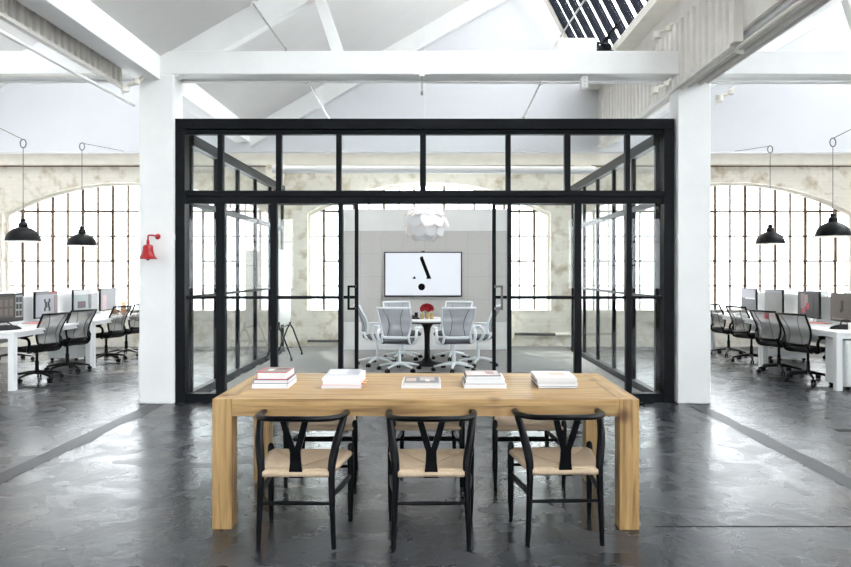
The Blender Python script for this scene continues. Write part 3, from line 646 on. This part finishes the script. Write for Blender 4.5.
# ------------------------------------------------------------------ office chairs
def office_chair(frame, mesh, seatm, basem, label, wide=1.0):
    t = thing('office_chair', label, 'chair'); f = M[frame]
    for k in range(5):
        a = math.radians(90+72*k+18); c_, s_ = math.cos(a), math.sin(a)
        lg = G().tube([(c_*.02,s_*.02,.115),(c_*.14,s_*.14,.105),(c_*.30,s_*.30,.075)], [.03,.024,.016], 8, flat=.8).build('base_arm', M[basem], t, smooth=True)
        gw = G()
        for o in (-.016, .016):
            p = Vector((c_*.305, s_*.305, .030)); d = Vector((-s_, c_, 0))
            gw.tube([p+d*(o-.010), p+d*(o+.010)], .030, 10)
        gw.tube([(c_*.305,s_*.305,.04),(c_*.305,s_*.305,.075)], .008, 6)
        gw.build('caster', M['plastic_black'], lg)
    G().lathe([(.035,.085),(.036,.13),(.026,.15),(.026,.26),(.018,.27),(.018,.40)], 14).build('gas_column', M[basem], t, smooth=True)
    G().box(-.09,.09,-.12,.12,.39,.425).build('mechanism', f, t, bev=.012)
    def sf(u, v):
        x = (u-.5)*2; y = (v-.5)*2
        e = 1-max(abs(x)**4, abs(y)**4)
        return (x*.235*(1-.08*y*y), y*.225+.02, .445+.03*max(0, e)**.5-.012*(1-x*x)*(1-y*y)-(.018 if y > .8 else 0)*(y-.8)*5)
    G().grid(sf, 14, 14).build('seat', M[seatm], t, smooth=True, solid=.045)
    def w(v): return (.185+.055*v+.012*math.sin(math.pi*v))*wide
    def yb(v): return -.215-.03*math.sin(math.pi*min(1, v*1.2))*-1-.115*v**1.6
    def bf(u, v):
        x = (u-.5)*2
        return (x*w(v), yb(v)-.045*(1-x*x)+.02, .50+.42*v)
    G().grid(bf, 12, 14).build('back_mesh', M[mesh], t, smooth=True)
    per = [bf(0, v/10) for v in range(11)]+[bf(u/8, 1) for u in range(1, 9)]+[bf(1, 1-v/10) for v in range(1, 11)]+[bf(1-u/8, 0) for u in range(1, 8)]
    per.append(per[0])
    rs = [.015 if not (len(per)-9 < i) else .02 for i in range(len(per))]
    G().tube(per, rs, 8, cap=False).build('back_frame', f, t, smooth=True)
    for s in (-1, 1):
        G().tube([Vector(bf(.5+s*(.32-.13*math.sin(math.pi*k/8)), k/8))+Vector((0,-.004,0)) for k in range(9)], .005, 6).build('back_seam', M['seat_grey'], t, smooth=True)
        G().tube(bez([(s*.10,-.05,.40),(s*.19,-.15,.41),(s*.20,-.215,.46),(s*.185,-.235,.53)], 5), [.018]*16, 8).build('back_bracket', f, t, smooth=True)
        ar = G().tube(bez([(s*.18,-.06,.41),(s*.265,-.10,.43),(s*.285,-.14,.53),(s*.28,-.10,.595),(s*.28,.0,.612)], 5), [.02]*11+[.018]*10, 8, flat=1.3).build('armrest', f, t, smooth=True)
        G().box(s*.28-.035, s*.28+.035, -.10, .11, .612, .638).build('arm_pad', f, ar, bev=.012)
    return t
cb = office_chair('plastic_black', 'mesh_grey', 'fabric_black', 'plastic_black', 'x')
cw = office_chair('chair_white', 'mesh_white', 'seat_grey', 'chair_white', 'x')
def placer(proto):
    st = [False]
    def f(x, y, rz, label, group):
        if not st[0]: st[0] = True; proto.location = (x,y,0); proto.rotation_euler = (0,0,rz); proto['label'] = label; proto['group'] = group; return proto
        return dup(proto, (x,y,0), rz, label, group)
    return f
pb, pwc = placer(cb), placer(cw)
cw.scale = (1.04,1.04,1.05)
# white chairs round the meeting table (chair faces +Y at rz = 0)
CTX, CTY = -.01, 11.2
gW = 'white mesh chairs around the round meeting table'
for x, y, rz, lab in ((-.42,10.52,-.22,'pale mesh office chair with its back to the doorway, on the whiteboard half'),
    (.40,10.52,.20,'pale mesh office chair with its back to the doorway, away from the whiteboard'),
    (-.80,11.15,-math.pi/2+.25,'pale mesh office chair seen edge-on beside the open door with dark pull'),
    (.80,11.12,math.pi/2-.25,'pale mesh office chair seen edge-on beside the open door with steel pull'),
    (-.42,11.90,math.pi+.45,'pale mesh office chair under the screen on the whiteboard half'),
    (.40,11.90,math.pi-.45,'pale mesh office chair under the screen, away from the whiteboard')):
    pwc(x, y, rz, lab, gW)

# desks
def desk(x, y, s_, label):
    o = thing('bench_desk', label, 'desk', (x, y, 0), 0, 'white bench desks'); L_ = 2.03
    W_ = 1.62*s_
    G().box(min(0,W_), max(0,W_), 0, L_, .705, .74).build('desk_top', M['white_metal'], o, bev=.004, seg=1)
    for yy in (.0, L_-.075):
        for xx in (0, W_-.075*s_): G().box(min(xx,xx+.075*s_), max(xx,xx+.075*s_), yy, yy+.075, 0, .705).build('leg', M['white_metal'], o)
        G().box(min(.075*s_,W_-.075*s_), max(.075*s_,W_-.075*s_), yy+.01, yy+.065, .655, .705).build('cross_rail', M['white_metal'], o)
    for xx in (.02*s_, W_-.05*s_): G().box(min(xx,xx+.03*s_), max(xx,xx+.03*s_), .075, L_-.075, .66, .705).build('long_rail', M['white_metal'], o)
    c_ = W_/2
    G().box(c_-.25, c_-.23, .35, 1.75, .45, .66).build('modesty_panel', M['white_metal'], o)
    sc_ = tag(G().box(x+c_-.015, x+c_+.015, y+.06, y+L_-.06, .7405, 1.13).build('desk_screen', M['white_metal'], bev=.005), 'low white divider screen on the ' + label.split('white ')[1], 'divider', 'desk dividers')
def quad_print(o, x0, x1, z0, z1, col, k=0): G().box(x0, x1, -.0015-.0005*k, 0, z0, z1).build('screen_image', flat('print_%02d%02d%02d' % tuple(int(c*99) for c in col), col, .4), o)
def monitor(x, y, rz, label, bgcol, images, group='monitors on the bench desks', h=.40, w_=.62, back='plastic_black'):
    o = thing('monitor', label, 'monitor', (x, y, .7405), rz, group)
    G().box(-.12,.12,-.03,.15,0,.008).build('stand_foot', M['chrome'], o); G().box(-.04,.04,.055,.075,.008,.28).build('stand_neck', M['chrome'], o)
    cs = G().box(-w_/2, w_/2, .0, .03, .055, .055+h).build('housing', M[back], o, bev=.006)
    m = mat('display', tuple(.45*c for c in bgcol), .4, emit=bgcol, estr=.12, spec=.12)
    pn = G().box(-w_/2+.015, w_/2-.015, -.003, 0, .075, .045+h).build('screen', m, o)
    for k, (a, b, c_, d_, col) in enumerate(images):
        col = tuple(q_*.55 for q_ in col)
        xx0, xx1 = -w_/2+.015+(w_-.03)*a, -w_/2+.015+(w_-.03)*b; z0, z1 = .075+(h-.03)*c_, .075+(h-.03)*d_
        G().box(xx0, xx1, -.0045-.0003*k, -.003, z0, z1).build('screen_image', flat('print_%02d%02d%02d' % tuple(int(c*99) for c in col), col, .4), o)
DE = 5.15
for s_, nm in ((-1,'bell side'), (1,'drawer pedestal side')):
    X = s_*DE+(0 if s_ > 0 else -.02)
    desk(X, 8.78, s_, 'white bench desk nearer the columns, ' + nm)
    desk(X, 10.83, s_, 'white bench desk nearer the arched window, ' + nm)
dk = (.02,.02,.02); lt = (.75,.77,.8)
IM = [[('dark monitor with rows of small brown pictures, on the bell side', (.05,.045,.045), [(.03,.62,.12,.9,(.10,.08,.07))]+[(.06+.19*i,.19+.19*i,.2+.34*j,.46+.34*j,(.20,.16,.14)) for i in range(3) for j in range(2)]+[(.68,.96,.1,.95,(.5,.52,.53))]+[(.70+.13*i,.80+.13*i,.15+.26*j,.35+.26*j,dk) for i in range(2) for j in range(3)]),
    ('monitor showing two black curved marks on pale grey, bell side', (.55,.56,.62), [(.0,1,.9,1,(.35,.33,.34)),(.6,.95,.93,1,(.7,.1,.06)),(.37,.44,.58,.72,dk),(.41,.50,.36,.60,dk),(.37,.44,.22,.38,dk),(.58,.65,.58,.72,dk),(.53,.61,.36,.60,dk),(.58,.65,.22,.38,dk),(.85,.97,.1,.85,(.42,.3,.3))]),
    ('monitor showing a dark block on pale green grey, bell side', (.42,.50,.50), [(.0,1,.8,1,(.78,.76,.78)),(.2,.65,.2,.5,(.08,.02,.05)),(.83,.97,.15,.8,(.14,.1,.12))]),
    ('pale monitor with pinkish streaks closest to the window, bell side', (.45,.46,.48), [(.1,.35,.0,.7,(.72,.5,.56)),(.65,.72,.1,.95,(.55,.45,.5))])],
    [('brown monitor showing a dark comma shape beside the pedestal', (.19,.155,.13), [(.42,.52,.35,.75,dk),(.38,.46,.3,.42,dk),(.04,.96,.02,.08,(.3,.27,.24))]),
    ('dark monitor showing red and pink shapes, drawer pedestal side', (.06,.05,.05), [(.15,.35,.3,.95,(.35,.2,.2)),(.35,.5,.4,.9,(.45,.3,.28)),(.2,.4,.12,.32,(.6,.02,.04)),(.42,.56,.3,.55,(.65,.02,.05)),(.6,.75,.1,.8,dk)]),
    ('plain grey monitor, drawer pedestal side', (.20,.195,.185), [(.02,.98,.9,.98,(.3,.3,.3))]),
    ('monitor with a lilac top and dark lower half closest to the window', (.08,.08,.085), [(.05,.95,.55,.98,(.42,.40,.48)),(.3,.95,.5,.58,(.7,.66,.66)),(.3,.75,.2,.3,(.03,.05,.1))])]]
for si, s_ in enumerate((-1, 1)):
    for k, y in enumerate((9.72, 10.63, 11.72, 12.65)):
        lab, bgc, im = IM[si][k]
        if s_ > 0: im = im
        monitor(s_*5.78, y, -s_*math.pi/2*-1*-1 if False else (math.pi/2 if s_ < 0 else -math.pi/2)+(0), lab, bgc, im)
# monitors facing the far side of each desk, seen from behind
for s_ in (-1, 1):
    for k, y in enumerate((10.15, 11.2, 12.2)):
        monitor(s_*6.25, y, (-math.pi/2 if s_ < 0 else math.pi/2), 'white-backed monitor behind the divider, ' + ['nearest the columns', 'in the middle', 'nearest the window'][k] + (', bell side' if s_ < 0 else ', drawer pedestal side'), (.3,.3,.32), [], 'monitors on the far half of the desks, ' + ('bell side' if s_ < 0 else 'drawer pedestal side'), back='white_metal')
gB = 'black mesh chairs at the bench desks'
nn = ['nearest the columns', 'second from the columns', 'third from the columns', 'nearest the arched window']
for k, (x, y, r) in enumerate(((-5.38,9.66,math.pi/2-.22),(-5.40,10.50,math.pi/2-.30),(-5.37,11.68,math.pi/2-.18),(-5.36,12.42,math.pi/2-.15))):
    pb(x, y, r, 'black mesh-backed office chair on the bell side aisle, ' + nn[k], gB)
for k, (x, y, r) in enumerate(((5.24,9.62,-math.pi/2+.34),(5.20,10.35,-math.pi/2+.34),(5.36,11.60,-math.pi/2+.25),(5.36,12.5,-math.pi/2+.12))):
    pb(x, y, r, 'black mesh-backed office chair on the drawer pedestal side aisle, ' + nn[k], gB)
for s_ in (-1, 1):
    for k, y in enumerate((9.5, 10.55, 11.7)):
        pb(s_*6.95, y, (-math.pi/2 if s_ < 0 else math.pi/2), 'black office chair across the desks, ' + ['nearest the columns', 'in the middle', 'nearest the window'][k] + (', bell side' if s_ < 0 else ', drawer pedestal side'), 'black chairs on the far side of the desks, ' + ('bell side' if s_ < 0 else 'drawer pedestal side'))

# things on the desks
def paper(x, y, rz, label, col=(.8,.8,.79), w_=.21, d_=.30, h=.01):
    o = thing('paper_stack', label, 'paper', (x,y,.7405), rz, 'loose papers on the desks')
    G().box(-w_/2,w_/2,-d_/2,d_/2,0,h).build('lower_sheets', M['paper'], o); M_ = Matrix.Rotation(.12,4,'Z')
    G().box(-w_/2,w_/2,-d_/2,d_/2,h+.0002,h+.004,M_).build('top_sheet', flat('sheet_%02d%02d%02d' % tuple(int(c*99) for c in col), col), o)
def keyboard(x, y, rz, label):
    o = thing('keyboard', label, 'keyboard', (x,y,.7405), rz, 'keyboards on the desks')
    G().box(-.21,.21,-.06,.06,0,.012).build('key_tray', M['white_metal'], o, bev=.004, seg=1)
    km = G().box(-.011,.011,-.009,.009,.012,.017).mesh('key', M['paper'])
    for i in range(14):
        for j in range(4): inst('key', km, o, (-.19+.029*i, -.04+.027*j, 0))
def bag(x, y, label, col=(.015,.015,.018), sx=.22, sy=.14, sz=.06):
    o = thing('cloth_bag', label, 'bag', (x,y,.7405), .4)
    def bfn(u, v):
        a = 2*math.pi*u; b = math.pi*v/2
        r = 1+.15*math.sin(3*a)
        return (sx*r*math.cos(a)*math.cos(b), sy*r*math.sin(a)*math.cos(b), sz*math.sin(b)*(1+.3*math.cos(2*a)*math.cos(b)))
    G().grid(bfn, 20, 7).build('body', flat('bag_cloth', col, .9), o, smooth=True)
    G().tube(bez([(-.12,0,.05),(-.05,.02,.11),(.05,.0,.11),(.13,.03,.05)],5), .008, 6).build('strap', M['plastic_black'], o, smooth=True)
bag(-5.52, 9.08, 'black crumpled bag lying on the desk end, bell side'); bag(5.55, 9.25, 'black crumpled bag lying on the desk end by the pedestal')
nm = {-1:'bell side', 1:'drawer pedestal side'}
for s_ in (-1, 1):
    for k, (x, y, r, c_, tx) in enumerate(((5.66,10.14,.5,(.70,.18,.16),'red'),(5.5,10.98,.2,(.8,.8,.8),'white'),(5.6,11.3,-.3,(.72,.5,.3),'ochre'),(5.5,12.1,.3,(.78,.78,.8),'pale'))):
        paper(s_*x, y, r*s_, tx + ' topped pile of papers on the bench desk, ' + nm[s_], c_)
    for k, y in enumerate((9.7, 10.6, 11.75)):
        keyboard(s_*5.45, y, math.pi/2, 'white keyboard by the ' + ['first', 'second', 'third'][k] + ' monitor from the columns, ' + nm[s_])
def mug(x, y, col, label):
    o = thing('mug', label, 'mug', (x,y,.7405)); c_ = flat('mug_%02d%02d%02d' % tuple(int(k*99) for k in col), col, .35)
    G().lathe([(.035,0),(.04,.005),(.04,.095),(.036,.095),(.036,.008)], 16, cap=False).build('cup', c_, o, smooth=True); G().lathe([(.001,.004),(.036,.004)], 16, cap=False).build('cup_base', c_, o)
    G().tube([(.04+.028*math.sin(a*math.pi/8), 0, .05+.03*math.cos(a*math.pi/8)) for a in range(9)], .006, 6).build('handle', c_, o, smooth=True)
mug(-5.5, 12.28, (.75,.35,.08), 'orange mug near the window end of the desk, bell side'); mug(-5.40, 11.18, (.05,.05,.06), 'black mug between two monitors, bell side')
mug(5.42, 11.2, (.7,.05,.1), 'red mug between two monitors, drawer pedestal side'); mug(5.5, 9.05, (.8,.8,.8), 'white mug on the desk end by the pedestal')
def pot(x, y, label):
    o = thing('toy_figure', label, 'figurine', (x,y,.7405))
    G().lathe([(.03,0),(.05,.01),(.055,.07),(.04,.12),(.02,.14)], 14).build('body', flat('orange_toy', (.72,.33,.08), .6), o, smooth=True)
    G().lathe([(.005,.13),(.04,.145),(.048,.18),(.035,.215),(.005,.225)], 14).build('head', flat('tan_toy', (.72,.48,.25), .6), o, smooth=True)
pot(-5.42, 12.45, 'small orange figure standing on the desk near the window, bell side')
# pedestals
def pedestal(x, y, w_, d_, h, n, rz, label):
    o = thing('drawer_pedestal', label, 'pedestal', (x,y,0), rz)
    G().box(-w_/2,w_/2,-d_/2,d_/2,.05,h).build('case', M['white_metal'], o, bev=.006)
    for k in range(n):
        z0 = .07+(h-.09)*k/n
        dr = G().box(-w_/2+.01,w_/2-.01,-d_/2-.016,-d_/2,z0,z0+(h-.09)/n-.01).build('drawer', M['white_metal'], o, bev=.003, seg=1)
        G().box(-.06,.06,-d_/2-.024,-d_/2-.016,z0+(h-.09)/n-.04,z0+(h-.09)/n-.03).build('handle', M['chrome'], dr)
    for sx in (-1,1):
        for sy in (-1,1):
            G().tube([(sx*(w_/2-.05)-.015,sy*(d_/2-.05),.026),(sx*(w_/2-.05)+.015,sy*(d_/2-.05),.026)], .026, 10).build('caster', M['plastic_black'], o)
pedestal(5.48, 9.02, .42, .46, .63, 4, 0, 'white drawer pedestal on casters under the desk end')
pedestal(-3.21, 8.55, .40, .5, .64, 3, .0, 'white drawer pedestal half hidden behind the column with the bell')
pedestal(-6.1, 11.9, .42, .5, .58, 3, math.pi/2, 'white drawer pedestal deep under the desks on the bell side')
pedestal(6.1, 11.9, .42, .5, .58, 3, -math.pi/2, 'white drawer pedestal deep under the desks on the far aisle from the bell')

# ------------------------------------------------------------------ pendant lamps
def pendant(x, y, z, ring_z, far, label):
    o = thing('pendant_lamp', label, 'lamp', (x,y,z), 0, 'black dome pendants over the desks')
    R = .208
    prof = [(R,0),(R*1.0,.02),(R*.97,.05),(R*.88,.095),(R*.72,.135),(R*.5,.165),(R*.32,.18),(.052,.19)]
    G().lathe(prof, 28, cap=False).build('shade', M['plastic_black'], o, smooth=True, solid=.003)
    G().lathe([(R*.975,.003),(R*.95,.05),(R*.86,.09),(R*.70,.13),(R*.48,.16),(.03,.175)], 28, cap=False).build('lining', M['lamp_in'], o, smooth=True)
    G().lathe([(R*1.005,-.004),(R*1.005,.006),(R*.965,.006),(R*.965,-.004),(R*1.005,-.004)], 28, cap=False).build('rim', M['white_metal'], o, smooth=True)
    G().lathe([(.052,.185),(.058,.20),(.050,.235),(.03,.255),(.034,.27),(.034,.285),(.01,.30)], 16).build('cap', M['plastic_black'], o, smooth=True)
    G().lathe([(.005,.02),(.03,.035),(.042,.07),(.03,.11),(.015,.13),(.015,.17)], 14).build('bulb', M['bulb'], o, smooth=True)
    h = ring_z-z
    G().tube([(0,0,.30),(0,0,h-.05)], .005, 6).build('cord', M['rope'], o)
    G().tube([(.038*math.cos(a*math.pi/8),0,h+.055*math.sin(a*math.pi/8)) for a in range(17)], .008, 6).build('ring', M['rope'], o)
    G().tube([(0,0,h+.05), far], .005, 6).build('wire', M['rope'], o)
pendant(-5.20, 9.03, 1.885, 3.15, (-.8,-.95,1.80), 'black dome pendant over the desks nearer the columns, bell side')
pendant(-5.20, 10.54, 1.885, 3.38, (.02,1.38,1.66), 'black dome pendant over the desks nearer the window, bell side')
pendant(5.20, 10.62, 1.915, 3.35, (.03,1.3,1.63), 'black dome pendant over the desks nearer the window, drawer pedestal side')
pendant(5.20, 8.95, 1.945, 3.15, (.8,-.87,1.74), 'black dome pendant over the desks nearer the columns, drawer pedestal side')

# ------------------------------------------------------------------ red bell
o = thing('wall_bell', 'red ship bell hanging from a bracket on the white column', 'bell', (fx(148,COLD-.13), COLD-.13, fz(259,COLD-.13)))
G().lathe([(.098,0),(.098,.006),(.085,.02),(.068,.05),(.058,.09),(.055,.135),(.048,.152),(.02,.162)], 24).build('bell_body', M['red'], o, smooth=True)
G().lathe([(.012,-.015),(.02,-.005),(.012,.01)], 10).build('clapper', M['red'], o, smooth=True)
G().tube([(0,0,.16),(0,0,.175),(0,0,.195),(0,0,.225)], [.010,.019,.017,.008], 8).build('hanger', M['red'], o, smooth=True)
G().tube(bez([(0,0,.22),(.004,.0,.26),(.03,.02,.266),(.06,.10,.262)], 5), .009, 8).build('bracket', M['red'], o, smooth=True)
G().tube([(.055,.085,.262),(.06,.125,.255)], [.012,.034], 12).build('wall_plate', M['red'], o, smooth=True)

# ------------------------------------------------------------------ meeting table, flowers
o = thing('meeting_table', 'round white meeting table on a black pedestal', 'table', (CTX, CTY, 0))
G().lathe([(.50,.715),(.505,.722),(.505,.738),(.50,.742)], 40).build('table_top', M['white_metal'], o, smooth=True)
G().lathe([(.46,.688),(.497,.700),(.497,.7145),(.46,.7145)], 40).build('edge_band', M['plastic_black'], o, smooth=True)
G().lathe([(.27,.012),(.27,.025),(.20,.04),(.09,.07),(.05,.12),(.042,.30),(.045,.50),(.06,.60),(.10,.66),(.18,.688)], 28).build('pedestal', M['plastic_black'], o, smooth=True)
TZ = .7422
f = thing('flower_bouquet', 'round bunch of red roses standing in the brass vase', 'flowers', (fx(427,CTY), CTY, TZ+.10))
rose = G()
for k in range(4):
    r = .016+.009*k; z = .022-.006*k; n = 9
    rose.lathe([(r*.6,z-.012),(r,z),(r*.93,z+.012)], n, cap=False)
rm = rose.mesh('rose', M['rose'], smooth=True)
for k in range(26):
    a = k*2.39996; zz = 1-k/26*1.05; rr = math.sqrt(max(0,1-zz*zz))
    inst('bloom', rm, f, (.082*rr*math.cos(a), .082*rr*math.sin(a), .05+.062*zz), (0, math.acos(max(-1,min(1,zz))), a))
for k in range(8): G().tube([(0.012*math.cos(k*.8),.012*math.sin(k*.8),-.06),(.04*math.cos(k*.8),.04*math.sin(k*.8),.05)], .003, 5).build('stem', flat('stem_green', (.06,.13,.04)), f)
for k, (dx, dy, h, lb) in enumerate(((0,0,.12,'small brass vase holding the red roses'),(.075,-.06,.09,'small empty brass pot beside the rose vase'),(-.08,-.05,.08,'smallest brass pot beside the rose vase'))):
    v = thing('vase', lb, 'vase', (fx(427,CTY)+dx, CTY+dy, TZ))
    G().lathe([(.022,0),(.03,.008),(.034,h*.45),(.026,h*.85),(.03,h)], 16, cap=False).build('body', M['gold'], v, smooth=True, solid=.002); G().lathe([(.001,.002),(.022,.002)], 16, cap=False).build('base', M['gold'], v)
o = thing('conference_phone', 'small black conference phone on the round table', 'phone', (fx(415,CTY), CTY-.02, TZ), .3)
G().box(-.06,.06,-.08,.08,0,.025).build('base', M['plastic_black'], o, bev=.006); G().box(-.05,-.015,-.09,.09,.03,.055,Matrix.Rotation(.0,4,'X')).build('handset', M['plastic_black'], o, bev=.008)
G().box(.0,.05,.0,.03,.025,.10).build('display', M['plastic_black'], o, bev=.004)

# ------------------------------------------------------------------ petal chandelier
o = thing('pendant_chandelier', 'round white pendant of overlapping petals over the meeting table', 'lamp', (fx(425,CTY), CTY, fz(222,CTY)))
def petal(sz):
    def pf(u, v):
        a = 2*math.pi*u; r = v*sz
        x, y = r*math.cos(a)*.92, r*math.sin(a)
        return (x, y, -.9*(x*x+y*y)-1.2*max(0,y)*max(0,y))
    return G().grid(pf, 18, 5).mesh('petal', M['petal_white'], smooth=True, solid=.004)
pms = [petal(.125), petal(.115), petal(.105)]
rows = [(82,5,.20,0),(58,8,.27,1),(32,10,.31,0),(5,11,.33,1),(-22,10,.32,0),(-48,8,.29,1),(-72,5,.25,0)]
for (el, n, R_, off), k in zip(rows, range(7)):
    for j in range(n):
        a = 2*math.pi*(j+.5*(k % 2))/n; e = math.radians(el)
        R2 = R_+.02*((j+k) % 2)
        p = Vector((R2*math.cos(e)*math.cos(a), R2*math.cos(e)*math.sin(a), R2*math.sin(e)))
        nrm = (p.normalized()+Vector((0,0,.35))).normalized()
        pt = inst('petal', pms[k % 3], o, p)
        pt.rotation_mode = 'QUATERNION'; pt.rotation_quaternion = nrm.to_track_quat('Z', 'Y')
G().lathe([(.005,-.08),(.05,-.06),(.07,0),(.05,.06),(.02,.09),(.02,.12)], 16).build('bulb', M['bulb'], o, smooth=True)
G().tube([(0,0,.1),(0,0,3.38)], .003, 6).build('cord', M['white'], o)

# ------------------------------------------------------------------ mobile whiteboard
o = thing('mobile_whiteboard', 'white board on a black rolling stand along the glass side wall', 'whiteboard', (-2.47, 12.05, 0))
G().box(-.012,.012,-.46,.46,.60,1.86).build('board', M['white_metal'], o, bev=.003, seg=1)
for y in (-.45, .45):
    for s_ in (-1, 1):
        lg = G().tube([(0,y,.56),(s_*.05,y,.48),(s_*.205,y,.07)], .014, 8).build('leg', M['plastic_black'], o, smooth=True)
        G().tube([(s_*.21-.012,y,.04),(s_*.21+.012,y,.04)], .028, 10).build('caster', M['plastic_black'], lg)
    G().box(-.016,.016,y-.014,y+.014,.55,.66).build('clamp', M['plastic_black'], o)
G().tube([(0,-.45,.555),(0,.45,.555)], .012, 8).build('cross_bar', M['plastic_black'], o, smooth=True)
